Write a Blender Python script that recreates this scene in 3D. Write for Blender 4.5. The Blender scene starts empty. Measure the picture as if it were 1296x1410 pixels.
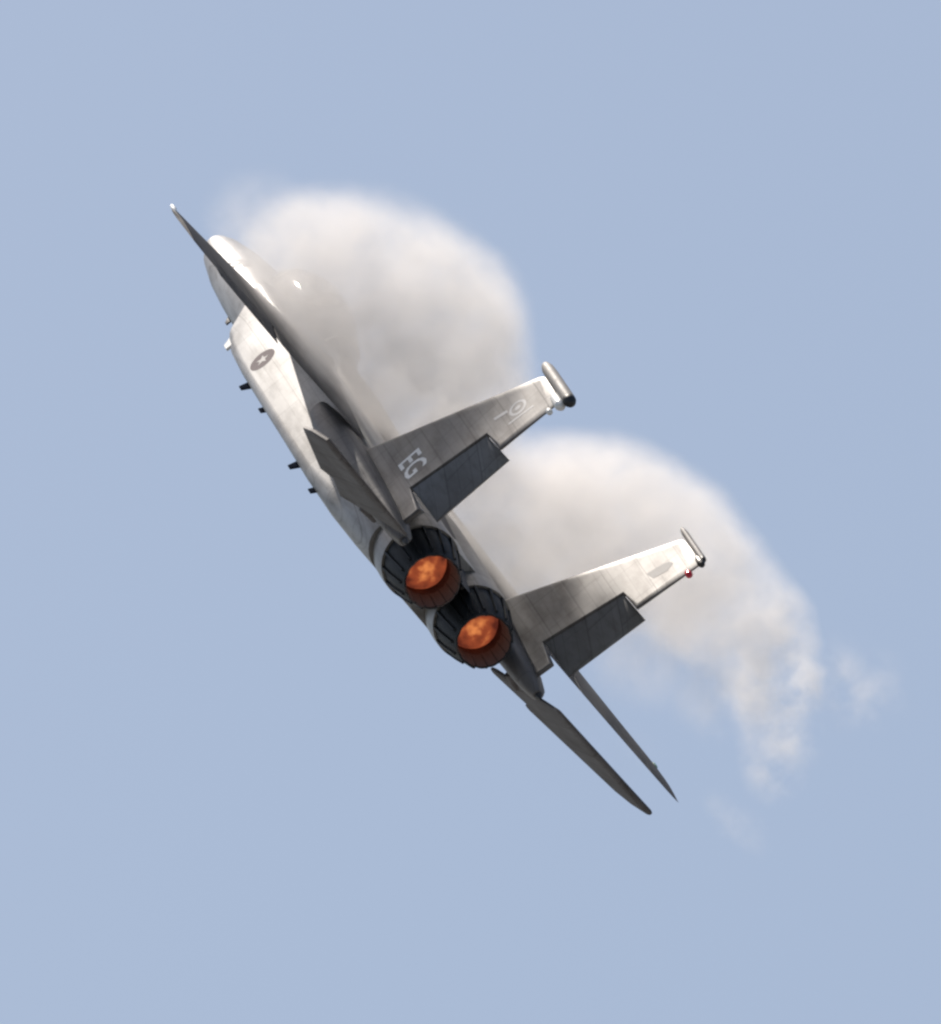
import bpy, math, random
from math import sin, cos, pi, radians, sqrt
from mathutils import Vector, Matrix
random.seed(4)
sc = bpy.context.scene
# ------------------------------------------------------------------ camera
CAM_EL = radians(22.0)
DIST = 400.0
right = Vector((1, 0, 0)); up = Vector((0, -sin(CAM_EL), cos(CAM_EL))); back = Vector((0, -cos(CAM_EL), -sin(CAM_EL)))
CAM = Vector((0, 0, 1.7))
cam_data = bpy.data.cameras.new('camera'); cam = bpy.data.objects.new('camera', cam_data); sc.collection.objects.link(cam)
cam.matrix_world = Matrix.Translation(CAM) @ Matrix((right, up, back)).transposed().to_4x4()
cam_data.sensor_fit = 'HORIZONTAL'; cam_data.sensor_width = 36.0
cam_data.lens = 36.0 * DIST / (1296 / 85.136)
cam_data.clip_start = 1.0; cam_data.clip_end = 60000
sc.camera = cam
# attitude of the aircraft (columns: forward, left, up) in right / up / back axes
ATT = Matrix(((-0.22140504, -0.59839103, 0.77000518), (0.33483613, 0.69494948, 0.6363411), (-0.91589551, 0.39871468, 0.04649762)))
BASE = Matrix((right, up, back)).transposed()
ROT = BASE @ ATT
POS = CAM - back * DIST + right * -1.4715 + up * 0.5262
JET = Matrix.Translation(POS) @ ROT.to_4x4()
# ------------------------------------------------------------------ sky and sun
sun_dir = (ROT @ Vector((0.93, 0.31, 0.145))).normalized()
sun_el = math.asin(sun_dir.z); sun_az = math.atan2(sun_dir.x, sun_dir.y)
w = bpy.data.worlds.new('World'); sc.world = w; w.use_nodes = True
nt = w.node_tree; nt.nodes.clear()
sky = nt.nodes.new('ShaderNodeTexSky'); sky.sky_type = 'NISHITA'; sky.sun_disc = False
sky.sun_elevation = sun_el; sky.sun_rotation = sun_az
sky.altitude = 0; sky.air_density = 1.15; sky.dust_density = 2.3; sky.ozone_density = 1.0
bg = nt.nodes.new('ShaderNodeBackground'); bg.inputs['Strength'].default_value = 0.07
wo = nt.nodes.new('ShaderNodeOutputWorld')
nt.links.new(sky.outputs[0], bg.inputs[0]); nt.links.new(bg.outputs[0], wo.inputs[0])
sl = bpy.data.lights.new('sun', 'SUN'); sl.energy = 5.0; sl.angle = radians(0.53); sl.color = (1.0, 0.915, 0.82)
so = bpy.data.objects.new('sun', sl); sc.collection.objects.link(so)
so.rotation_euler = sun_dir.to_track_quat('Z', 'Y').to_euler()
vs = sc.view_settings; vs.view_transform = 'Standard'; vs.look = 'None'; vs.exposure = 0.52; vs.gamma = 1.0; vs.use_curve_mapping = False
sc.render.engine = 'CYCLES'
cy = sc.cycles
cy.use_denoising = True
cy.max_bounces = 10; cy.volume_bounces = 5; cy.diffuse_bounces = 3; cy.glossy_bounces = 3; cy.transparent_max_bounces = 16
cy.volume_step_rate = 1.0; cy.volume_max_steps = 256
cy.filter_width = 2.5
COL = sc.collection

# ------------------------------------------------------------------ materials
def new_mat(name):
    m = bpy.data.materials.new(name); m.use_nodes = True; m.node_tree.nodes.clear()
    return m, m.node_tree

def paint(name, col, rough=0.42, dirt=0.5, panels=True, metallic=0.0, dark=(0.10, 0.09, 0.08), spec=0.5):
    m, t = new_mat(name); N = t.nodes; L = t.links
    out = N.new('ShaderNodeOutputMaterial'); b = N.new('ShaderNodeBsdfPrincipled'); L.new(b.outputs[0], out.inputs[0])
    tc = N.new('ShaderNodeTexCoord')
    n1 = N.new('ShaderNodeTexNoise'); n1.inputs['Scale'].default_value = 1.6; n1.inputs['Detail'].default_value = 7; n1.inputs['Roughness'].default_value = 0.65
    mp = N.new('ShaderNodeMapping'); mp.inputs['Scale'].default_value = (0.45, 1.4, 1.4)
    L.new(tc.outputs['Object'], mp.inputs[0]); L.new(mp.outputs[0], n1.inputs['Vector'])
    r1 = N.new('ShaderNodeMapRange'); r1.inputs[1].default_value = 0.45; r1.inputs[2].default_value = 0.78; r1.inputs[3].default_value = 0; r1.inputs[4].default_value = dirt
    L.new(n1.outputs[0], r1.inputs[0])
    mx = N.new('ShaderNodeMix'); mx.data_type = 'RGBA'
    mx.inputs[6].default_value = (*col, 1); mx.inputs[7].default_value = (*dark, 1)
    L.new(r1.outputs[0], mx.inputs[0])
    last = mx.outputs[2]
    if panels:
        sx = N.new('ShaderNodeSeparateXYZ'); L.new(tc.outputs['Object'], sx.inputs[0])
        yz = N.new('ShaderNodeMath'); yz.operation = 'SUBTRACT'; L.new(sx.outputs[2], yz.inputs[0]); L.new(sx.outputs[1], yz.inputs[1])
        cx = N.new('ShaderNodeCombineXYZ'); L.new(sx.outputs[0], cx.inputs[0]); L.new(yz.outputs[0], cx.inputs[1])
        br = N.new('ShaderNodeTexBrick'); br.inputs['Scale'].default_value = 1.0
        br.inputs['Brick Width'].default_value = 1.15; br.inputs['Row Height'].default_value = 0.62; br.inputs['Mortar Size'].default_value = 0.009
        br.inputs['Mortar Smooth'].default_value = 0.2; br.offset = 0.37
        br.inputs['Color1'].default_value = (1, 1, 1, 1); br.inputs['Color2'].default_value = (0.80, 0.80, 0.81, 1); br.inputs['Mortar'].default_value = (0.45, 0.44, 0.42, 1)
        L.new(cx.outputs[0], br.inputs['Vector'])
        mm = N.new('ShaderNodeMix'); mm.data_type = 'RGBA'; mm.blend_type = 'MULTIPLY'; mm.inputs[0].default_value = 0.6
        L.new(last, mm.inputs[6]); L.new(br.outputs[0], mm.inputs[7]); last = mm.outputs[2]
        b2 = N.new('ShaderNodeTexBrick'); b2.inputs['Scale'].default_value = 1.0; b2.offset = 0.21; b2.squash = 1.6; b2.squash_frequency = 3
        b2.inputs['Brick Width'].default_value = 0.53; b2.inputs['Row Height'].default_value = 0.235; b2.inputs['Mortar Size'].default_value = 0.006
        b2.inputs['Color1'].default_value = (1, 1, 1, 1); b2.inputs['Color2'].default_value = (0.90, 0.89, 0.88, 1); b2.inputs['Mortar'].default_value = (0.6, 0.59, 0.57, 1)
        sh = N.new('ShaderNodeVectorMath'); sh.operation = 'ADD'; sh.inputs[1].default_value = (0.31, 0.17, 0); L.new(cx.outputs[0], sh.inputs[0]); L.new(sh.outputs[0], b2.inputs['Vector'])
        m3 = N.new('ShaderNodeMix'); m3.data_type = 'RGBA'; m3.blend_type = 'MULTIPLY'; m3.inputs[0].default_value = 0.45
        L.new(last, m3.inputs[6]); L.new(b2.outputs[0], m3.inputs[7]); last = m3.outputs[2]
        ms = N.new('ShaderNodeMapping'); ms.inputs['Scale'].default_value = (0.5, 9, 9); L.new(tc.outputs['Object'], ms.inputs[0])
        ns = N.new('ShaderNodeTexNoise'); ns.inputs['Scale'].default_value = 1.0; ns.inputs['Detail'].default_value = 5; L.new(ms.outputs[0], ns.inputs['Vector'])
        rs = N.new('ShaderNodeMapRange'); rs.inputs[1].default_value = 0.5; rs.inputs[2].default_value = 0.72; rs.inputs[3].default_value = 0; rs.inputs[4].default_value = 0.45; L.new(ns.outputs[0], rs.inputs[0])
        m4 = N.new('ShaderNodeMix'); m4.data_type = 'RGBA'; L.new(rs.outputs[0], m4.inputs[0]); L.new(last, m4.inputs[6]); m4.inputs[7].default_value = (*dark, 1); last = m4.outputs[2]
    L.new(last, b.inputs['Base Color'])
    n2 = N.new('ShaderNodeTexNoise'); n2.inputs['Scale'].default_value = 9; n2.inputs['Detail'].default_value = 4
    L.new(tc.outputs['Object'], n2.inputs['Vector'])
    rr = N.new('ShaderNodeMapRange'); rr.inputs[3].default_value = rough - 0.08; rr.inputs[4].default_value = rough + 0.12
    L.new(n2.outputs[0], rr.inputs[0]); L.new(rr.outputs[0], b.inputs['Roughness'])
    ws = N.new('ShaderNodeMapRange'); ws.inputs[1].default_value = 0.38; ws.inputs[2].default_value = 0.68; ws.inputs[3].default_value = spec * 1.15; ws.inputs[4].default_value = spec * 0.35
    L.new(n1.outputs[0], ws.inputs[0]); sv = ws.outputs[0]
    if panels:
        for q in (br, b2):
            mq = N.new('ShaderNodeMath'); mq.operation = 'MULTIPLY'; L.new(sv, mq.inputs[0]); L.new(q.outputs[0], mq.inputs[1]); sv = mq.outputs[0]
    L.new(sv, b.inputs['Specular IOR Level'])
    b.inputs['Metallic'].default_value = metallic
    return m

def plain(name, col, rough=0.5, metallic=0.0, emit=None, strength=0.0, transmission=0.0, spec=0.5):
    m, t = new_mat(name); N = t.nodes; L = t.links
    out = N.new('ShaderNodeOutputMaterial'); b = N.new('ShaderNodeBsdfPrincipled'); L.new(b.outputs[0], out.inputs[0])
    tc = N.new('ShaderNodeTexCoord'); n1 = N.new('ShaderNodeTexNoise'); n1.inputs['Scale'].default_value = 6
    L.new(tc.outputs['Object'], n1.inputs['Vector'])
    mx = N.new('ShaderNodeMix'); mx.data_type = 'RGBA'
    mx.inputs[6].default_value = (*[c * 0.8 for c in col], 1); mx.inputs[7].default_value = (*[min(1, c * 1.15) for c in col], 1)
    L.new(n1.outputs[0], mx.inputs[0]); L.new(mx.outputs[2], b.inputs['Base Color'])
    b.inputs['Roughness'].default_value = rough; b.inputs['Metallic'].default_value = metallic
    b.inputs['Specular IOR Level'].default_value = spec; b.inputs['Transmission Weight'].default_value = transmission
    if emit:
        b.inputs['Emission Color'].default_value = (*emit, 1); b.inputs['Emission Strength'].default_value = strength
    return m

M = {}
M['grey'] = paint('light grey camouflage paint', (0.38, 0.38, 0.375), rough=0.44, dirt=0.7, spec=0.85)
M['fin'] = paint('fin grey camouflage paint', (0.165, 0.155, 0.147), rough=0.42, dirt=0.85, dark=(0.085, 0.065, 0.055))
M['dark_grey'] = paint('medium grey camouflage paint', (0.135, 0.128, 0.128), rough=0.62, spec=0.15)
M['pod'] = paint('pod paint', (0.24, 0.23, 0.22), rough=0.6, panels=False, spec=0.25)
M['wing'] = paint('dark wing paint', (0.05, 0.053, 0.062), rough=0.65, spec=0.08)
M['boom'] = paint('shaded boom paint', (0.15, 0.14, 0.135), rough=0.5, spec=0.3)  # darker than the fuselage: shade around the booms put into the colour
M['rudder'] = paint('rudder grey paint', (0.20, 0.195, 0.19), rough=0.5, dirt=0.3, spec=0.35)
M['radome'] = paint('radome grey', (0.26, 0.26, 0.26), panels=False, dirt=0.25)
M['titanium'] = paint('bare titanium', (0.26, 0.25, 0.23), rough=0.38, dirt=0.6, metallic=0.55)
M['petal'] = paint('heat darkened nozzle metal', (0.024, 0.028, 0.032), rough=0.6, dirt=0.5, panels=False, metallic=0.6, dark=(0.03, 0.03, 0.035))
M['liner'] = paint('nozzle ceramic liner', (0.13, 0.09, 0.08), rough=0.6, dirt=0.7, panels=False, spec=0.1, dark=(0.07, 0.05, 0.05))
M['black'] = plain('black rubber', (0.015, 0.016, 0.018), 0.5)
M['missile_fin'] = plain('dark missile fin', (0.014, 0.017, 0.026), 0.9, spec=0.0)
M['missile'] = plain('missile grey', (0.30, 0.31, 0.32), 0.45)
M['white'] = plain('white paint', (0.8, 0.8, 0.78), 0.3)
M['white_mark'] = plain('pale stencil paint', (0.78, 0.77, 0.75), 0.4)
M['mauve_mark'] = plain('mauve grey stencil paint', (0.13, 0.10, 0.11), 0.7, spec=0.1)
M['star_mark'] = plain('faded star paint', (0.34, 0.33, 0.33), 0.6, spec=0.3)
M['soft_mark'] = plain('soft grey stencil paint', (0.40, 0.40, 0.41), 0.45)
M['grey_mark'] = plain('mid grey stencil paint', (0.16, 0.16, 0.165), 0.6, spec=0.25)
M['red_glass'] = plain('red lamp glass', (0.65, 0.03, 0.05), 0.15)
M['green_glass'] = plain('green lamp glass', (0.02, 0.12, 0.06), 0.3)
M['glass'] = plain('canopy glass', (0.75, 0.80, 0.82), 0.06, transmission=0.95, spec=0.06)
M['seat'] = plain('ejection seat', (0.06, 0.06, 0.055), 0.7)
M['duct'] = plain('duct dark', (0.05, 0.05, 0.05), 0.7)

def flame_mat():
    m, t = new_mat('afterburner flame'); N = t.nodes; L = t.links
    out = N.new('ShaderNodeOutputMaterial'); em = N.new('ShaderNodeEmission'); L.new(em.outputs[0], out.inputs[0])
    tc = N.new('ShaderNodeTexCoord')
    n1 = N.new('ShaderNodeTexNoise'); n1.inputs['Scale'].default_value = 4.2; n1.inputs['Detail'].default_value = 3
    L.new(tc.outputs['Object'], n1.inputs['Vector'])
    sx = N.new('ShaderNodeSeparateXYZ'); L.new(tc.outputs['Object'], sx.inputs[0])
    def mth(op, a, b):
        n = N.new('ShaderNodeMath'); n.operation = op
        for i, x in enumerate((a, b)):
            if isinstance(x, (int, float)): n.inputs[i].default_value = x
            else: L.new(x, n.inputs[i])
        return n.outputs[0]
    r = mth('SQRT', mth('ADD', mth('POWER', sx.outputs[1], 2.0), mth('POWER', sx.outputs[2], 2.0)), 0.0)
    v = mth('SUBTRACT', mth('ADD', n1.outputs[0], 0.12), mth('MULTIPLY', mth('POWER', mth('DIVIDE', r, .42), 2.0), .30))
    cr = N.new('ShaderNodeValToRGB'); e = cr.color_ramp.elements
    e[0].position = 0.26; e[0].color = (0.13, 0.026, 0.016, 1)
    e[1].position = 0.76; e[1].color = (1.0, 0.32, 0.10, 1)
    k = e.new(0.58); k.color = (0.42, 0.088, 0.035, 1)
    L.new(v, cr.inputs[0]); L.new(cr.outputs[0], em.inputs[0]); em.inputs[1].default_value = FLAME
    return m
FLAME = 0.52
M['flame'] = flame_mat()
M['liner_tip'] = paint('nozzle inner petal', (0.22, 0.15, 0.13), rough=0.6, dirt=0.7, panels=False, spec=0.1, dark=(0.07, 0.05, 0.05))


# ------------------------------------------------------------------ mesh helpers (s = metres aft of the nose, y = left, z = up)
def P(s, y, z): return (12.0 - s, y, z)

def mesh_obj(name, verts, faces, mat, parent=None, smooth=True, sharp=35):
    me = bpy.data.meshes.new(name); me.from_pydata([tuple(v) for v in verts], [], faces); me.validate()
    import bmesh
    bm = bmesh.new(); bm.from_mesh(me); bmesh.ops.recalc_face_normals(bm, faces=bm.faces)
    for e in bm.edges:
        if len(e.link_faces) == 2 and e.calc_face_angle(0) > radians(sharp): e.smooth = False
    for f in bm.faces: f.smooth = smooth
    bm.to_mesh(me); bm.free()
    me.materials.append(M[mat] if isinstance(mat, str) else mat)
    o = bpy.data.objects.new(name, me); COL.objects.link(o)
    if parent is not None: o.parent = parent
    return o

def loft(sections, cap0=True, cap1=True, closed=True):
    v = []; f = []; n = len(sections[0])
    for sct in sections: v += list(sct)
    for i in range(len(sections) - 1):
        for j in range(n if closed else n - 1):
            k = (j + 1) % n
            f.append((i * n + j, i * n + k, (i + 1) * n + k, (i + 1) * n + j))
    if cap0: f.append(tuple(range(n)))
    if cap1: f.append(tuple(range((len(sections) - 1) * n, len(sections) * n)))
    return v, f

def merge(*vf):
    V = []; F = []
    for v, f in vf:
        o = len(V); V += list(v); F += [tuple(i + o for i in q) for q in f]
    return V, F

def supell(s, w, zt, zb, ex=2.0, n=40, yc=0.0):
    zc = (zt + zb) / 2; h = (zt - zb) / 2; r = []
    for i in range(n):
        a = 2 * pi * i / n; c = cos(a); d = sin(a)
        r.append(P(s, yc + w * math.copysign(abs(c) ** (2 / ex), c), zc + h * math.copysign(abs(d) ** (2 / ex), d)))
    return r

def ring(s, y, z, r, n=32): return [P(s, y + r * cos(2 * pi * i / n), z + r * sin(2 * pi * i / n)) for i in range(n)]

def tube(p0, p1, r0, r1=None, n=12):
    p0 = Vector(p0); p1 = Vector(p1); r1 = r0 if r1 is None else r1
    q = (p1 - p0).to_track_quat('Z', 'Y'); S = []
    for p, r in ((p0, r0), (p1, r1)):
        S.append([p + q @ Vector((r * cos(2 * pi * i / n), r * sin(2 * pi * i / n), 0)) for i in range(n)])
    return loft(S)

def body_rev(axis0, prof, n=16):
    """solid of revolution along the aft direction: prof = [(ds, r)]"""
    s0, y, z = axis0
    return loft([ring(s0 + ds, y, z, max(r, 0.002), n) for ds, r in prof])

def inset_poly(pts, d):
    n = len(pts); area = sum(pts[i][0] * pts[(i + 1) % n][1] - pts[(i + 1) % n][0] * pts[i][1] for i in range(n))
    sg = 1 if area > 0 else -1; out = []
    for i in range(n):
        a = Vector(pts[i - 1]); b = Vector(pts[i]); c = Vector(pts[(i + 1) % n])
        e1 = (b - a).normalized(); e2 = (c - b).normalized()
        n1 = Vector((-e1.y, e1.x)) * sg; n2 = Vector((-e2.y, e2.x)) * sg
        k = n1 + n2; l = 1 + n1.dot(n2)
        dd = d[i] if isinstance(d, (list, tuple)) else d
        out.append(b + k * (dd / max(l, 0.35)))
    return [(p.x, p.y) for p in out]

def plate(outline, thick, inset, place, edge=0.012):
    """aerofoil-like slab: thin rounded edge, full thickness inside; place(u, v, t) -> point"""
    n = len(outline)
    if not isinstance(inset, (list, tuple)): inset = [inset] * n
    rows = [(0.0, edge)] + [(k, edge + (thick / 2 - edge) * q) for k, q in ((.25, .5), (.6, .85), (1.0, 1.0))]
    V = []; F = []; m = len(rows)
    for sg_ in (1, -1):
        for k, t in rows:
            V += [place(u, v, sg_ * t) for u, v in inset_poly(outline, [d * k for d in inset])]
    for i in range(n):
        j = (i + 1) % n
        for h in (0, m):
            for q in range(m - 1):
                F.append(((h + q) * n + i, (h + q) * n + j, (h + q + 1) * n + j, (h + q + 1) * n + i))
        F.append((i, j, m * n + j, m * n + i))
    F += [tuple(range((m - 1) * n, m * n)), tuple(range((2 * m - 1) * n, 2 * m * n))]
    return V, F

def weighted(o):
    md = o.modifiers.new('weighted normals', 'WEIGHTED_NORMAL'); md.weight = 100; md.keep_sharp = True
    return o

def tag(o, label, cat=None, group=None, kind=None):
    if label: o['label'] = label
    if cat: o['category'] = cat
    if group: o['group'] = group
    if kind: o['kind'] = kind
    return o

# ------------------------------------------------------------------ ground
def ground():  # sheet out of view, added for the light it bounces onto the undersides
    m, t = new_mat('unseen bounce ground'); N = t.nodes; L = t.links
    out = N.new('ShaderNodeOutputMaterial'); b = N.new('ShaderNodeBsdfPrincipled'); L.new(b.outputs[0], out.inputs[0])
    tc = N.new('ShaderNodeTexCoord'); n1 = N.new('ShaderNodeTexNoise'); n1.inputs['Scale'].default_value = 0.02; n1.inputs['Detail'].default_value = 6
    L.new(tc.outputs['Object'], n1.inputs['Vector'])
    mx = N.new('ShaderNodeMix'); mx.data_type = 'RGBA'; mx.inputs[6].default_value = (0.09, 0.095, 0.10, 1); mx.inputs[7].default_value = (0.15, 0.15, 0.15, 1)
    L.new(n1.outputs[0], mx.inputs[0]); L.new(mx.outputs[2], b.inputs['Base Color']); b.inputs['Roughness'].default_value = 0.9
    n = 64; R = 20000
    V = [(0, 0, 0)] + [(R * cos(2 * pi * i / n), R * sin(2 * pi * i / n), 0) for i in range(n)]
    o = mesh_obj('ground', V, [(0, 1 + i, 1 + (i + 1) % n) for i in range(n)], m, smooth=False)
    tag(o, 'flat pale unseen bounce ground reaching to the horizon', kind='structure')
ground()

# ------------------------------------------------------------------ the aircraft
jet = bpy.data.objects.new('fighter_jet', None); COL.objects.link(jet); jet.matrix_world = JET
jet.empty_display_size = 2
tag(jet, 'grey twin engine fighter jet with twin fins banking hard through vapour', 'fighter jet')

NOSE = [(-.10, .03, -.10, -.16), (0.0, .13, -.01, -.25), (.3, .27, .10, -.38), (.8, .42, .22, -.49), (1.75, .60, .37, -.58), (2.8, .72, .48, -.62),
        (3.6, .77, .54, -.63), (5.0, .81, .60, -.64), (6.5, .84, .62, -.65), (8.2, .88, .64, -.70), (10.0, .9, .60, -.74)]
def nose_at(s):
    for a, b in zip(NOSE, NOSE[1:]):
        if a[0] <= s <= b[0]:
            k = (s - a[0]) / (b[0] - a[0]); return [a[i] + (b[i] - a[i]) * k for i in range(4)]
def nose_y(s, z, ex=2.0):
    _, wd, zt, zb = nose_at(s); zc = (zt + zb) / 2; h = (zt - zb) / 2
    return wd * (max(0.0, 1 - abs((z - zc) / h) ** ex)) ** (1 / ex)
def dense(rows, step=0.35):
    out = []
    for a, b in zip(rows, rows[1:]):
        k = max(1, int((b[0] - a[0]) / step))
        for i in range(k):
            t = i / k; out.append([a[j] + (b[j] - a[j]) * t for j in range(len(a))])
    out.append(list(rows[-1])); return out
nose_rows = dense(NOSE)
mesh_obj('radome', *loft([supell(*r) for r in nose_rows if r[0] <= 1.76]), 'radome', jet)
mesh_obj('forward_fuselage', *loft([supell(*r) for r in nose_rows if r[0] >= 1.75]), 'grey', jet)
# canopy: seat and glass bubble with frame
CAN = [(3.35, .30, .50), (3.7, .47, .82), (4.3, .56, 1.08), (5.0, .59, 1.17), (5.8, .56, 1.13), (6.6, .46, .98), (7.4, .30, .78), (8.0, .12, .66)]
def can_sec(s, wd, zt, n=24, zb=.40, k=1.0):
    return [P(s, wd * k * cos(pi * i / (n - 1)), zb + (zt - zb) * k * sin(pi * i / (n - 1)) ** 0.85) for i in range(n)]
canopy = mesh_obj('canopy', *loft([can_sec(*r) for r in dense(CAN, .3)]), 'glass', jet)
for s0 in (4.05, 7.0):
    r = min(dense(CAN, .05), key=lambda q: abs(q[0] - s0))
    a = can_sec(r[0] - .05, r[1], r[2], k=1.02); b = can_sec(r[0] + .05, r[1], r[2], k=1.02)
    mesh_obj('frame', *loft([a, b], False, False, False), 'dark_grey', canopy)
mesh_obj('ejection_seat', *merge(plate([(5.0, .35), (5.35, .35), (5.55, 1.0), (5.3, 1.0)], .42, .03, lambda u, v, t: P(u, t, v)), plate([(4.55, .40), (5.1, .36), (5.1, .52), (4.55, .55)], .40, .02, lambda u, v, t: P(u, t, v))), 'seat', jet)

# air intakes: raked boxes with an open mouth
def intake(sgn):
    yo, yi, zt, zb = 1.62, .84, .40, -.64
    def sec(s_of_z, yo, yi, zt, zb, rad, k=6):
        pts = []
        def arc(cy, cz, a0, a1):
            for i in range(k + 1):
                a = a0 + (a1 - a0) * i / k; pts.append((cy + rad * cos(a), cz + rad * sin(a)))
        arc(yo - rad, zb + rad, 0, -pi / 2); arc(yi + .05, zb + rad, -pi / 2, -pi); arc(yi + .05, zt - .06, pi, pi / 2); arc(yo - rad, zt - rad, pi / 2, 0)
        return [P(s_of_z(z), sgn * y, z) for y, z in pts]
    rake = lambda z: 7.15 - (z + .64) * 0.95
    S = [sec(rake, yo - .02, yi, zt, zb, .17), sec(lambda z: rake(z) + .25, yo, yi, zt + .01, zb - .02, .18),
         sec(lambda z: rake(z) * .5 + 4.0, 1.64, yi, .42, -.72, .18), sec(lambda z: 8.6, 1.66, yi, .44, -.755, .17), sec(lambda z: 9.0, 1.66, yi, .44, -.76, .17)]
    v, f = loft(S, False, True)
    o = mesh_obj('air_intake', v, f, 'grey', jet)
    D = [S[0], sec(lambda z: rake(z) + .05, yo - .06, yi + .04, zt - .04, zb + .04, .18), sec(lambda z: rake(z) + 1.2, yo - .1, yi + .08, zt - .08, zb + .08, .18)]
    mesh_obj('duct', *loft(D, False, True), 'duct', o)
intake(1); intake(-1)

# centre body, nacelles, booms
CEN = [(8.8, 1.657, .44, -.757, .17), (10.0, 1.68, .48, -.765, .17), (12.0, 1.68, .50, -.775, .17), (13.6, 1.66, .48, -.80, .21), (14.8, 1.57, .47, -.81, .32), (15.8, 1.44, .45, -.78, .44), (16.6, 1.36, .44, -.73, .5)]
def box_sec(s, y1, zt, zb, rad, k=7):
    pts = []
    for cy_, cz_, a0 in ((y1 - rad, zb + rad, -pi / 2), (y1 - .12, zt - .12, 0), (-y1 + .12, zt - .12, pi / 2), (-y1 + rad, zb + rad, pi)):
        r = rad if cz_ < 0 else .12
        for i in range(k + 1):
            a = a0 + pi / 2 * i / k; pts.append(P(s, cy_ + r * cos(a), cz_ + r * sin(a)))
    return pts
mesh_obj('centre_fuselage', *loft([box_sec(*r) for r in dense(CEN, .4)]), 'grey', jet)
mesh_obj('spine', *loft([supell(s, wd, zt, .2, 2.4) for s, wd, zt in ((7.6, .35, .66), (9, .62, .68), (11, .75, .64), (13, .7, .58), (15, .5, .5), (16.8, .3, .30), (17.6, .12, .2))]), 'dark_grey', jet)
NY, NZ = .687, -.10
for sg in (1, -1):
    nac = mesh_obj('engine_nacelle', *body_rev((13.0, sg * NY, NZ), [(0, .62), (.8, .655), (2.0, .665), (3.0, .655), (3.75, .645)], 48), 'titanium', jet)
    # collar ring
    mesh_obj('collar', *loft([ring(16.75, sg * NY, NZ, .652, 48), ring(17.0, sg * NY, NZ, .655, 48), ring(17.25, sg * NY, NZ, .645, 48), ring(17.25, sg * NY, NZ, .60, 48), ring(16.8, sg * NY, NZ, .60, 48)], False, False), 'titanium', nac)
    noz = bpy.data.objects.new('engine_nozzle', None); COL.objects.link(noz); noz.parent = jet
    NP = 15
    def petal_mesh(r0, r1, s0, s1, th, gap, nseg=4, bow=0.0):
        V = []; F = []
        for i in range(nseg + 1):
            t = i / nseg; s = s0 + (s1 - s0) * t; r = r0 + (r1 - r0) * t + bow * sin(pi * t)
            for dr in (0, -th):
                for j in range(5):
                    a = (j / 4 - .5) * (2 * pi / NP) * gap
                    rr = r + dr + 0.012 * cos((j / 4 - .5) * pi)
                    V.append((-(s), rr * sin(a), rr * cos(a)))
        for i in range(nseg):
            o = i * 10; q = (i + 1) * 10
            for j in range(4):
                F.append((o + j, o + j + 1, q + j + 1, q + j)); F.append((o + 5 + j, o + 6 + j, q + 6 + j, q + 5 + j))
            F.append((o, o + 5, q + 5, q)); F.append((o + 4, o + 9, q + 9, q + 4))
        for o in (0, nseg * 10): F.append((o, o + 1, o + 2, o + 3, o + 4, o + 9, o + 8, o + 7, o + 6, o + 5))
        return V, F
    first = None
    for k in range(NP):
        if first is None:
            first = mesh_obj('petal', *petal_mesh(.598, .455, 0.0, .92, .03, .985, bow=.02), 'petal', noz); pt = first
        else:
            pt = first.copy(); COL.objects.link(pt); pt.parent = noz
        pt.location = P(17.2, sg * NY, NZ); pt.rotation_euler = (2 * pi * (k + .5) / NP, 0, 0)
    firstb = None
    for k in range(NP):   # links lying over the joints
        if firstb is None:
            firstb = mesh_obj('actuator_link', *loft([[(-s, -.02, r - .012), (-s, .02, r - .012), (-s, .02, r + .028), (-s, -.02, r + .028)] for s, r in ((.06, .612), (.45, .555), (.80, .49))]), 'petal', noz); pt = firstb
        else:
            pt = firstb.copy(); COL.objects.link(pt); pt.parent = noz
        pt.location = P(17.2, sg * NY, NZ); pt.rotation_euler = (2 * pi * k / NP, 0, 0)
    # divergent inner petals
    firsti = None
    for k in range(NP):
        if firsti is None:
            firsti = mesh_obj('inner_petal', *petal_mesh(.405, .445, 0.0, .50, .012, .93), 'liner_tip', noz); pt = firsti
        else:
            pt = firsti.copy(); COL.objects.link(pt); pt.parent = noz
        pt.location = P(17.62, sg * NY, NZ); pt.rotation_euler = (2 * pi * (k + .5) / NP, 0, 0)
    mesh_obj('liner', *loft([ring(s, sg * NY, NZ, r, 45) for s, r in ((18.05, .468), (17.62, .432), (17.4, .44), (16.8, .47))], False, True), 'liner', noz)
    fl_o = mesh_obj('afterburner_flame', *loft([[(-ds, max(r, .002) * cos(2 * pi * i / 30), max(r, .002) * sin(2 * pi * i / 30)) for i in range(30)] for ds, r in ((0, .42), (.30, .415), (.40, .38), (.47, .30), (.52, .18), (.54, .08), (.545, .0))]), 'flame', noz, sharp=80)
    fl_o.location = P(17.02, sg * NY, NZ); fl_o.rotation_euler = (1.3 * sg, 0, 0)
    # boom beside the engine carrying fin and stabilator
    bm = [(12.4, 1.60, .30, .18), (13.2, 1.66, .42, .26), (14.5, 1.72, .46, .30), (16.5, 1.74, .42, .25), (17.8, 1.76, .30, .19), (18.4, 1.77, .18, .13), (18.65, 1.78, .08, .07)]
    boom = mesh_obj('tail_boom', *loft([supell(s, wd, .02 + zh, .02 - zh, 3.2, 24, sg * yc) for s, yc, wd, zh in bm]), 'boom', jet)
    mesh_obj('boom_tip_antenna', *body_rev((18.6, sg * 1.78, .02), [(0, .06), (.12, .05), (.2, .02)], 12), 'black', boom)

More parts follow.
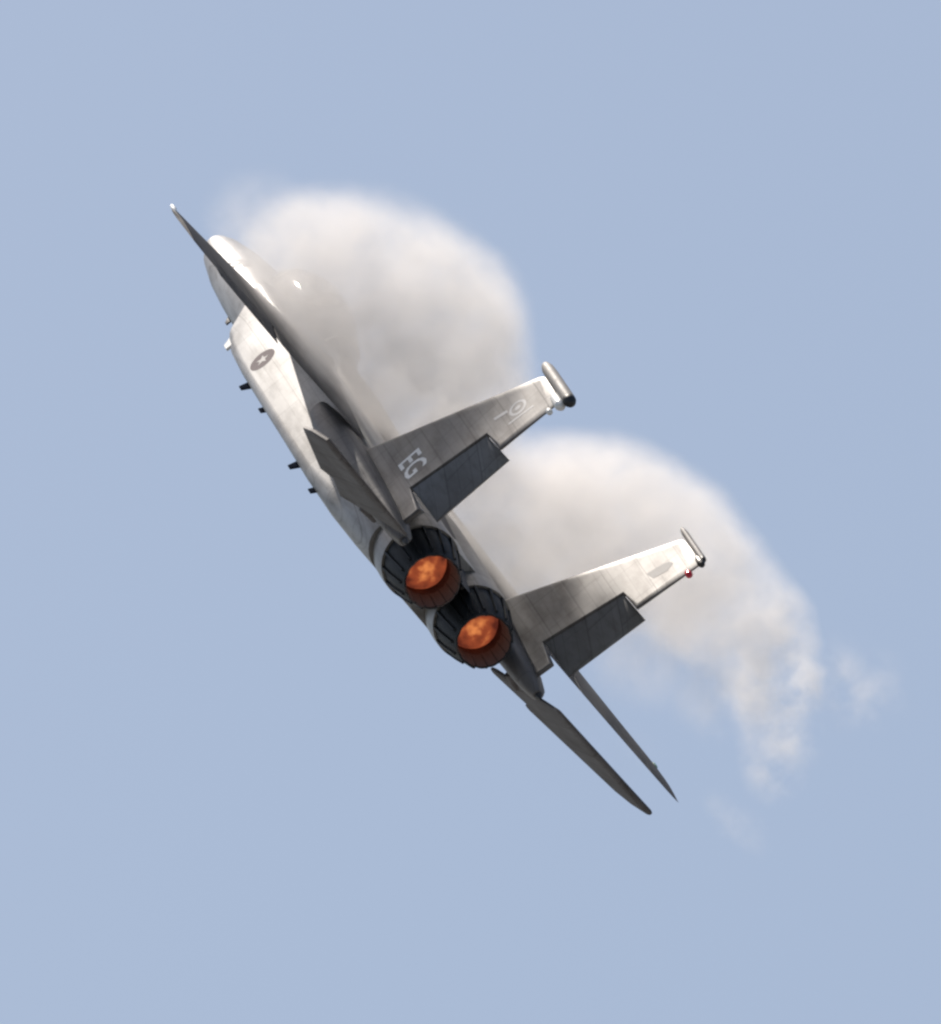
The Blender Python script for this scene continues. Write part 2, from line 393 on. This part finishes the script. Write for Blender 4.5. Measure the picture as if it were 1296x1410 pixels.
# wings
def af(x, t): return 5 * t * (.2969 * sqrt(max(x, 0)) - .126 * x - .3516 * x * x + .2843 * x ** 3 - .1015 * x ** 4)
WZ = .33
def wing_geom(y):
    le = 6.55 + y; te = 13.78 + .2 * y; th = .054 - .010 * (y - 1.5) / 5
    if y > 6.3: le += (y - 6.3) ** 2 * 6
    if y > 6.1: te -= (y - 6.1) ** 2 * 1.2
    zz = WZ - .012 * y + .0032 * y * y
    return le, te, th, zz
def wing_part(ys, a, b, sg, droop=0.0):
    S = []
    xs = [a + (b - a) * i / 10 for i in range(11)]
    if a == 0: xs = [b * (i / 14) ** 1.8 for i in range(15)]
    for y in ys:
        le, te, th, zz = wing_geom(y); c = te - le
        pts = [(x, af(x, th)) for x in xs] + [(x, -af(x, th) * .75) for x in reversed(xs)]
        hs = a * c
        S.append([P(le + x * c, sg * y, zz + v * c + .014 * c * sin(pi * min(x, 1)) * .5 + (x - .5) * c * .014 - (x * c - hs) * math.tan(droop)) for x, v in pts])
    return loft(S)
ys_all = [1.4, 1.7, 2.05, 2.7, 3.3, 4.0, 4.6, 5.2, 5.75, 5.95, 6.15, 6.35, 6.5]
for sg in (1, -1):
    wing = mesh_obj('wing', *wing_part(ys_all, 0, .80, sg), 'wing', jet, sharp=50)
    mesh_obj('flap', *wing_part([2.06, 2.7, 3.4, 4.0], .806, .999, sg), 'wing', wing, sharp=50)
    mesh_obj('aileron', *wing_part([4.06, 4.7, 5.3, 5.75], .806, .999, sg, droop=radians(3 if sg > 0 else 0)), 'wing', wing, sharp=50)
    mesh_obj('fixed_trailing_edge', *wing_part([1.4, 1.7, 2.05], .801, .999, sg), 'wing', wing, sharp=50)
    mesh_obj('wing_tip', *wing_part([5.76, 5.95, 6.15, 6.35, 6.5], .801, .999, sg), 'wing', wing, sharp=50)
    mesh_obj('position_light', *body_rev((13.05, sg * 6.47, wing_geom(6.4)[3] + .02), [(0, .01), (.1, .035), (.25, .04), (.34, .01)], 12), 'white' if sg > 0 else 'green_glass', wing)

# horizontal stabilators with a dogtooth leading edge
STAB = [(16.12, 2.0), (16.90, 2.66), (16.45, 2.74), (18.2, 4.20), (18.75, 4.30), (19.45, 4.30), (19.10, 2.0)]
for sg in (1, -1):
    dl = radians(10.0); hs = 17.25
    def place(u, v, t, sg=sg):
        ds = u - hs; z = -.20
        return P(hs + ds * cos(dl) + t * sin(dl), sg * v, z + ds * sin(dl) + t * cos(dl))
    st = weighted(mesh_obj('stabilator', *plate(STAB, .11, [.10, .12, .14, .12, .06, .06, .3], place, edge=.02), 'dark_grey', jet, sharp=40))
    mesh_obj('pivot_fairing', *tube(P(17.25, sg * 1.8, -.12), P(17.25, sg * 2.1, -.19), .14, .10), 'dark_grey', st)

# vertical fins, rudders, tip pods
FIN = [(14.75, .18), (17.28, 3.28), (17.45, 3.36), (18.55, 3.38), (18.40, 2.10), (17.66, 2.07), (17.26, .56), (18.12, .50), (18.06, .10)]
RUD = [(17.275, .575), (17.672, 2.055), (18.42, 2.085), (18.22, .55)]
for sg in (1, -1):
    def fy(z): return 1.76 + (z - .2) * .035
    def fplace(u, v, t, sg=sg): return P(u, sg * fy(v) + t, v)
    fin = weighted(mesh_obj('fin', *plate(FIN, .10, [.12, .22, .12, .2, .08, .015, .015, .06, .02], fplace), 'fin', jet, sharp=40))
    h0 = Vector(fplace(17.26, .56, 0)); h1 = Vector(fplace(17.66, 2.07, 0)); ax = (h1 - h0).normalized()
    defl = radians(20.0)      # trailing edge to the right
    Rm = Matrix.Rotation(defl, 3, ax)
    test = h0 + Rm @ (Vector(fplace(18.2, .6, 0)) - h0)
    if test.y > fplace(18.2, .6, 0)[1]: Rm = Matrix.Rotation(-defl, 3, ax)
    def rplace(u, v, t): return tuple(h0 + Rm @ (Vector(fplace(u, v, t)) - h0))
    weighted(mesh_obj('rudder', *plate(RUD, .08, [.03, .03, .2, .2], rplace), 'rudder', fin, sharp=40))
    yt = sg * fy(3.4)
    if sg > 0:
        pod = mesh_obj('tip_pod', *body_rev((17.0, yt, 3.465), [(0, .03), (.08, .07), (.25, .10), (.6, .108), (1.65, .108), (1.72, .105)], 24), 'pod', fin)
        mesh_obj('pod_end_cap', *body_rev((18.72, yt, 3.465), [(0, .107), (.06, .105), (.13, .085), (.18, .03)], 20), 'black', pod)
        lp = mesh_obj('light_pod', *body_rev((18.15, yt, 3.30), [(0, .03), (.15, .085), (.4, .095), (.52, .09)], 18), 'white', fin)
        mesh_obj('light_pod_lens', *body_rev((18.67, yt, 3.30), [(0, .09), (.07, .07), (.11, .02)], 16), 'white', lp)
        mesh_obj('tail_light', *body_rev((18.50, yt, 3.10), [(0, .02), (.05, .055), (.12, .05), (.16, .01)], 12), 'white', fin)
    else:
        pod = mesh_obj('mass_balance', *body_rev((16.95, yt, 3.42), [(0, .01), (.1, .04), (.3, .055), (1.45, .055)], 14), 'pod', fin)
        mesh_obj('rod_end_cap', *body_rev((18.40, yt, 3.42), [(0, .055), (.08, .05), (.11, .01)], 12), 'black', pod)
        lp = mesh_obj('light_pod', *body_rev((18.2, yt, 3.36), [(0, .02), (.15, .06), (.32, .065)], 14), 'fin', fin)
        mesh_obj('light_pod_lens', *body_rev((18.52, yt, 3.36), [(0, .065), (.07, .05), (.09, .01)], 12), 'black', lp)
        mesh_obj('tail_light', *body_rev((18.42, yt, 3.10), [(0, .02), (.06, .06), (.16, .058), (.22, .01)], 14), 'red_glass', fin)

# ------------------------------------------------------------------ markings (flat paint, a few millimetres proud)
def flat(name, polys, place, mat, parent):
    V = []; F = []
    for p in polys:
        o = len(V); V += [place(u, v) for u, v in p]; F.append(tuple(range(o, o + len(p))))
    return mesh_obj(name, V, F, mat, parent, smooth=False)
def ringpoly(cx, cy, r0, r1, n=28, ax=1.0):
    out = []
    for i in range(n):
        a = 2 * pi * i / n; b = 2 * pi * (i + 1) / n
        out.append([(cx + ax * r0 * cos(a), cy + r0 * sin(a)), (cx + ax * r0 * cos(b), cy + r0 * sin(b)), (cx + ax * r1 * cos(b), cy + r1 * sin(b)), (cx + ax * r1 * cos(a), cy + r1 * sin(a))])
    return out
def star(cx, cy, r):
    pts = [(cx + (r if i % 2 == 0 else r * .40) * sin(pi * i / 5), cy + (r if i % 2 == 0 else r * .40) * cos(pi * i / 5)) for i in range(10)]
    return [[(cx, cy), pts[i], pts[(i + 1) % 10]] for i in range(10)]
def side_y(u): return max(1.66 if u < 9.0 else 0, 1.657 + (u - 8.8) / 1.2 * .023)
flat('insignia_disc', ringpoly(9.0, -.33, 0, .25), lambda u, v: P(u, side_y(u) + .002, v), 'mauve_mark', jet)
flat('insignia_star', star(9.0, -.33, .14), lambda u, v: P(u, side_y(u) + .004, v), 'star_mark', jet)
def nose_skin(u, v): return P(u, nose_y(u, v) + .008, v)
def strips(u0, u1, v0, v1, k=5):
    return [[(u0, v0 + (v1 - v0) * i / k), (u1, v0 + (v1 - v0) * i / k), (u1, v0 + (v1 - v0) * (i + 1) / k), (u0, v0 + (v1 - v0) * (i + 1) / k)] for i in range(k)]
flat('nose_badge', ringpoly(2.85, .02, .09, .17) + strips(2.9, 3.2, .12, .26), nose_skin, 'grey_mark', jet)

def text_mesh(name, body, size, place, mat, parent):
    cu = bpy.data.curves.new('lettering', 'FONT'); cu.body = body; cu.size = size; cu.align_x = 'CENTER'; cu.resolution_u = 3; cu.offset = .008
    ob = bpy.data.objects.new('lettering', cu); COL.objects.link(ob)
    dg = bpy.context.evaluated_depsgraph_get(); me = bpy.data.meshes.new_from_object(ob.evaluated_get(dg))
    V = [place(v.co.x, v.co.y) for v in me.vertices]; F = [tuple(p.vertices) for p in me.polygons]
    bpy.data.objects.remove(ob); bpy.data.curves.remove(cu); bpy.data.meshes.remove(me)
    return mesh_obj(name, V, F, mat, parent, smooth=False)
fins = [o for o in jet.children if o.name.startswith('fin')]
fl = fins[0]; fr = fins[1]
text_mesh('tail_code', 'EG', .62, lambda x, y: P(16.62 + x, 1.76 + .035 * (y + .4) + 0.0525, .60 + y), 'white_mark', fl)
text_mesh('serial_number', '549', .24, lambda x, y: P(16.95 + x, 1.76 + .035 * (y + .9) + 0.0525, 1.22 + y), 'soft_mark', fl)
def finl(u, v): return P(u, 1.76 + .035 * (v - .2) + 0.0525, v)
def finr(u, v): return P(u, -(1.76 + .035 * (v - .2)) + 0.0525, v)
flat('fin_emblem', ringpoly(17.72, 2.72, .12, .17, ax=1.3) + ringpoly(17.72, 2.72, 0, .06) + [[(17.4, 2.3), (17.5, 2.3), (17.6, 2.55), (17.5, 2.55)], [(17.95, 2.45), (18.0, 2.45), (18.1, 2.95), (18.05, 2.95)]], finl, 'soft_mark', fl)
flat('fin_emblem', [[(17.65, 2.55), (17.95, 2.60), (18.05, 2.85), (17.95, 3.0), (17.8, 2.95), (17.7, 2.75)]], finr, 'grey_mark', fr)

# small antennas and probes on the nose
mesh_obj('blade_antenna', *plate([(4.0, -.60), (4.4, -.60), (4.40, -.92), (4.22, -.92)], .05, .008, lambda u, v, t: P(u, .25 + t, v), edge=.006), 'white', jet)
mesh_obj('blade_antenna', *plate([(3.2, -.57), (3.45, -.57), (3.45, -.70), (3.35, -.70)], .03, .008, lambda u, v, t: P(u, .2 + t, v), edge=.006), 'black', jet)
mesh_obj('blade_antenna', *plate([(5.5, -.62), (5.8, -.62), (5.78, -.76), (5.65, -.76)], .03, .008, lambda u, v, t: P(u, .3 + t, v), edge=.006), 'white', jet)
for sg in (1, -1):
    mesh_obj('pitot_probe', *tube(P(2.3, sg * (nose_y(2.3, -.1) - .02), -.1), P(2.3, sg * (nose_y(2.3, -.1) + .12), -.1), .025), 'dark_grey', jet)

# ------------------------------------------------------------------ missiles on the lower fuselage corner
def missile(s_wing, s_tail, zc, label):
    root = bpy.data.objects.new('missile', None); COL.objects.link(root); root.matrix_world = JET @ Matrix.Translation(P(s_tail, 1.375, zc))
    tag(root, label, 'missile', 'missiles carried along the lower fuselage corner')
    def loc(s): return s - s_tail + 12.0      # local station for P()
    L = s_wing - 1.35
    body = mesh_obj('body', *body_rev((loc(L), 0, 0), [(0, .01), (.12, .045), (.35, .085), (.6, .10), (s_tail - L + .25, .10), (s_tail - L + .27, .085)], 18), 'missile', root)
    for (s, span, c0, c1) in ((s_wing, .20, .30, .16), (s_tail, .13, .22, .18)):
        for k in range(4):
            a = radians(-60) + k * pi / 2
            def pl(u, v, t, a=a): return P(u, (v * cos(a) - t * sin(a)), (v * sin(a) + t * cos(a)))
            c = loc(s)
            mesh_obj('fin', *plate([(c - c0 / 2, .08), (c + c0 / 2, .08), (c + c0 / 2 - .02, .1 + span), (c + c0 / 2 - .02 - c1, .1 + span)], .03, .01, pl, edge=.006), 'missile_fin', root)
missile(8.95, 10.15, -.65, 'grey missile with dark fins under the air intake, forward of the two')
missile(12.75, 14.0, -.68, 'grey missile with dark fins below the tail root, aft of the two')

# ------------------------------------------------------------------ vapour clouds
AX = ((-18.85, -28.5), (-50.94, -59.17), (65.56, -54.18))
def from_px(px, py, s):
    """station s fixed: which lateral / vertical place of the aircraft frame"""
    dx = px - 522.7 - (12 - s) * AX[0][0]; dy = py - 660.2 - (12 - s) * AX[0][1]
    a, b = AX[1]; c, d = AX[2]; det = a * d - c * b
    return (12 - s, (dx * d - c * dy) / det, (a * dy - dx * b) / det)

def cloud(name, label, blobs, dens, warp=.35, nscale=.5, ncut=(.30, .55), nlow=.5, zcut=None, aniso=.0, step=.6, detail=5, seed=0.0, soft=.4, tear=None, blend=.35, col=(1, .98, .958)):
    """blobs: (centre, (rx, ry, rz), inner, weight) in the aircraft frame"""
    m, t = new_mat(name + ' vapour'); N = t.nodes; L = t.links
    out = N.new('ShaderNodeOutputMaterial'); pv = N.new('ShaderNodeVolumePrincipled'); L.new(pv.outputs[0], out.inputs['Volume'])
    pv.inputs['Color'].default_value = (*col, 1); pv.inputs['Anisotropy'].default_value = aniso
    pv.inputs['Density Attribute'].default_value = ''
    tc = N.new('ShaderNodeTexCoord')
    def mth(op, a, b=None, clamp=False):
        n = N.new('ShaderNodeMath'); n.operation = op; n.use_clamp = clamp
        for i, x in enumerate((a, b)):
            if x is None: continue
            if isinstance(x, (int, float)): n.inputs[i].default_value = x
            else: L.new(x, n.inputs[i])
        return n.outputs[0]
    def vm(op, a, b):
        n = N.new('ShaderNodeVectorMath'); n.operation = op
        for i, x in enumerate((a, b)):
            if x is None: continue
            if isinstance(x, (tuple, Vector)): n.inputs[i].default_value = x
            else: L.new(x, n.inputs[i])
        return n
    def mapr(x, a, b, c, d, interp='SMOOTHSTEP'):
        n = N.new('ShaderNodeMapRange'); n.interpolation_type = interp
        L.new(x, n.inputs[0]); n.inputs[1].default_value = a; n.inputs[2].default_value = b; n.inputs[3].default_value = c; n.inputs[4].default_value = d
        return n.outputs[0]
    p0 = vm('ADD', tc.outputs['Object'], (seed, seed * .7, seed * 1.3)).outputs[0]
    wn = N.new('ShaderNodeTexNoise'); wn.inputs['Scale'].default_value = nscale * .8; wn.inputs['Detail'].default_value = 3
    L.new(p0, wn.inputs['Vector'])
    off = vm('SUBTRACT', wn.outputs['Color'], (.5, .5, .5)).outputs[0]
    sc_ = vm('SCALE', off, None); sc_.inputs['Scale'].default_value = warp * 2
    pw = vm('ADD', tc.outputs['Object'], sc_.outputs[0]).outputs[0]
    tot = None; main = None
    for c, r, inner, wt in blobs:
        q = vm('SUBTRACT', pw, c).outputs[0]; q = vm('DIVIDE', q, r).outputs[0]
        ln = N.new('ShaderNodeVectorMath'); ln.operation = 'LENGTH'; L.new(q, ln.inputs[0])
        if wt >= 1:
            f = mth('MULTIPLY', mth('SUBTRACT', 1.0, ln.outputs['Value']), 1.0)
            if main is None: main = f
            else:
                n = N.new('ShaderNodeMath'); n.operation = 'SMOOTH_MAX'; L.new(main, n.inputs[0]); L.new(f, n.inputs[1]); n.inputs[2].default_value = blend; main = n.outputs[0]
        else:
            f = mapr(ln.outputs['Value'], 1.0, inner, 0.0, wt)
            tot = f if tot is None else mth('MAXIMUM', tot, f)
    if main is not None:
        mf = mapr(main, 0.0, soft, 0.0, 1.0)
        tot = mf if tot is None else mth('MAXIMUM', tot, mf)
    nn = N.new('ShaderNodeTexNoise'); nn.inputs['Scale'].default_value = nscale * 2; nn.inputs['Detail'].default_value = detail; nn.inputs['Roughness'].default_value = .62
    L.new(p0, nn.inputs['Vector'])
    nz = mapr(nn.outputs[0], ncut[0], ncut[1], nlow, 1.0)
    if tear:      # ragged towards the wing tip
        sy = N.new('ShaderNodeSeparateXYZ'); L.new(tc.outputs['Object'], sy.inputs[0])
        k = mapr(sy.outputs[1], tear[0], tear[1], 0.0, 1.0)
        rg = mapr(nn.outputs[0], .44, .62, 0.0, 1.1)
        mx = N.new('ShaderNodeMix'); L.new(k, mx.inputs[0]); L.new(nz, mx.inputs[2]); L.new(rg, mx.inputs[3]); nz = mx.outputs[0]
    tot = mth('MULTIPLY', tot, nz)
    if zcut:
        sx = N.new('ShaderNodeSeparateXYZ'); L.new(tc.outputs['Object'], sx.inputs[0])
        tot = mth('MULTIPLY', tot, mapr(sx.outputs[2], zcut[0], zcut[1], 0, 1))
    L.new(mth('MULTIPLY', tot, dens), pv.inputs['Density'])
    m.cycles.volume_step_rate = step; m.volume_intersection_method = 'ACCURATE' if hasattr(m, 'volume_intersection_method') else None
    # hull: union of the blobs, remeshed into one closed skin
    V = []; F = []
    for c, r, inner, wt in blobs:
        o = len(V); nu, nv = 24, 14
        V.append((c[0], c[1], c[2] + r[2] + warp * .5))
        for i in range(1, nv):
            for j in range(nu):
                a = pi * i / nv; b = 2 * pi * j / nu
                V.append((c[0] + (r[0] + warp * .5) * sin(a) * cos(b), c[1] + (r[1] + warp * .5) * sin(a) * sin(b), c[2] + (r[2] + warp * .5) * cos(a)))
        V.append((c[0], c[1], c[2] - r[2] - warp * .5)); last = len(V) - 1
        for j in range(nu):
            F.append((o, o + 1 + j, o + 1 + (j + 1) % nu)); F.append((last, last - nu + (j + 1) % nu, last - nu + j))
            for i in range(nv - 2):
                F.append((o + 1 + i * nu + j, o + 1 + (i + 1) * nu + j, o + 1 + (i + 1) * nu + (j + 1) % nu, o + 1 + i * nu + (j + 1) % nu))
    if zcut: V = [(x, y, max(z, zcut[0] - .02 + .01 * sin(x * 7 + y * 5))) for x, y, z in V]
    me = bpy.data.meshes.new(name); me.from_pydata(V, [], F)
    o = bpy.data.objects.new(name, me); COL.objects.link(o)
    md = o.modifiers.new('r', 'REMESH'); md.mode = 'VOXEL'; md.voxel_size = .16
    dg = bpy.context.evaluated_depsgraph_get(); me2 = bpy.data.meshes.new_from_object(o.evaluated_get(dg)); o.modifiers.clear(); o.data = me2; me2.name = name
    me2.materials.clear(); me2.materials.append(m)
    o.matrix_world = JET
    tag(o, label, 'vapour cloud', 'vapour clouds over the wings')
    return o

def px_blob(px, py, s, r, rs, inner=.72, wt=1.0, rz=None):
    return (from_px(px, py, s), (rs, r / 79.0, (rz or r) / 85.0), inner, wt)

CL = cloud('vapour_cloud', 'smooth white dome of vapour above the left wing and cockpit', [
    px_blob(515, 470, 11.8, 245, 1.6, .70, 1.0, rz=216),
    px_blob(598, 445, 13.6, 145, 1.4, .70, 1.0),
    px_blob(620, 525, 12.8, 120, 1.7, .70, 1.0),
    px_blob(440, 380, 10.8, 118, 1.6, .3, 1.0),
    px_blob(390, 405, 12.6, 85, 1.3, .1, .95),
    px_blob(445, 480, 13.4, 95, 1.4, .1, .9),
    px_blob(500, 555, 14.0, 80, 1.1, .1, .6),
    px_blob(362, 328, 9.8, 105, 1.4, .0, .60),
    px_blob(595, 590, 15.3, 90, .9, .1, .28),
    px_blob(560, 560, 13.6, 90, 1.2, .1, .6),
], .92, warp=.24, nscale=.66, ncut=(.38, .61), nlow=.27, zcut=(.20, .55), soft=.32, aniso=.0, blend=.6)

CR = cloud('vapour_cloud', 'long white arch of vapour above the right wing, torn at its lower end', [
    px_blob(645, 645, 12.5, 100, 1.6),  # lobe hidden behind the left fin, added to shade the right fin base
    px_blob(695, 745, 13.0, 120, 1.6),
    px_blob(765, 735, 12.8, 145, 1.9),
    px_blob(835, 735, 12.4, 150, 1.9),
    px_blob(915, 765, 12.2, 132, 1.7),
    px_blob(985, 815, 12.2, 110, 1.5),
    px_blob(1040, 875, 12.5, 95, 1.3),
    px_blob(1068, 935, 12.7, 84, 1.1),
    px_blob(1076, 1000, 12.9, 74, 1.0, .2, .9),
    px_blob(1062, 1055, 13.3, 56, .8, .1, .85),
    px_blob(890, 885, 13.0, 105, 1.0, .1, .5),
    px_blob(985, 945, 13.4, 85, .9, .1, .45),
    px_blob(815, 965, 15.0, 60, .6, .1, .10),
    px_blob(880, 1040, 15.2, 55, .5, .1, .07),
], .95, warp=.25, nscale=.7, ncut=(.36, .60), nlow=.35, seed=3.1, soft=.32, aniso=.0, tear=(-4.4, -7.8))
cloud('vapour_wisp', 'thin pale wisp of vapour trailing right of the torn arch', [px_blob(1175, 945, 14.0, 80, .6, .0, .99)], .7, warp=.5, nscale=.8, ncut=(.42, .62), nlow=.0, seed=7.7, step=1.0)
cloud('vapour_wisp', 'faint streak of vapour below the right wing tip', [px_blob(1015, 1132, 14.5, 75, .5, .0, .99, rz=34)], .7, warp=.3, nscale=.8, ncut=(.40, .62), nlow=.1, seed=1.7, step=1.0)
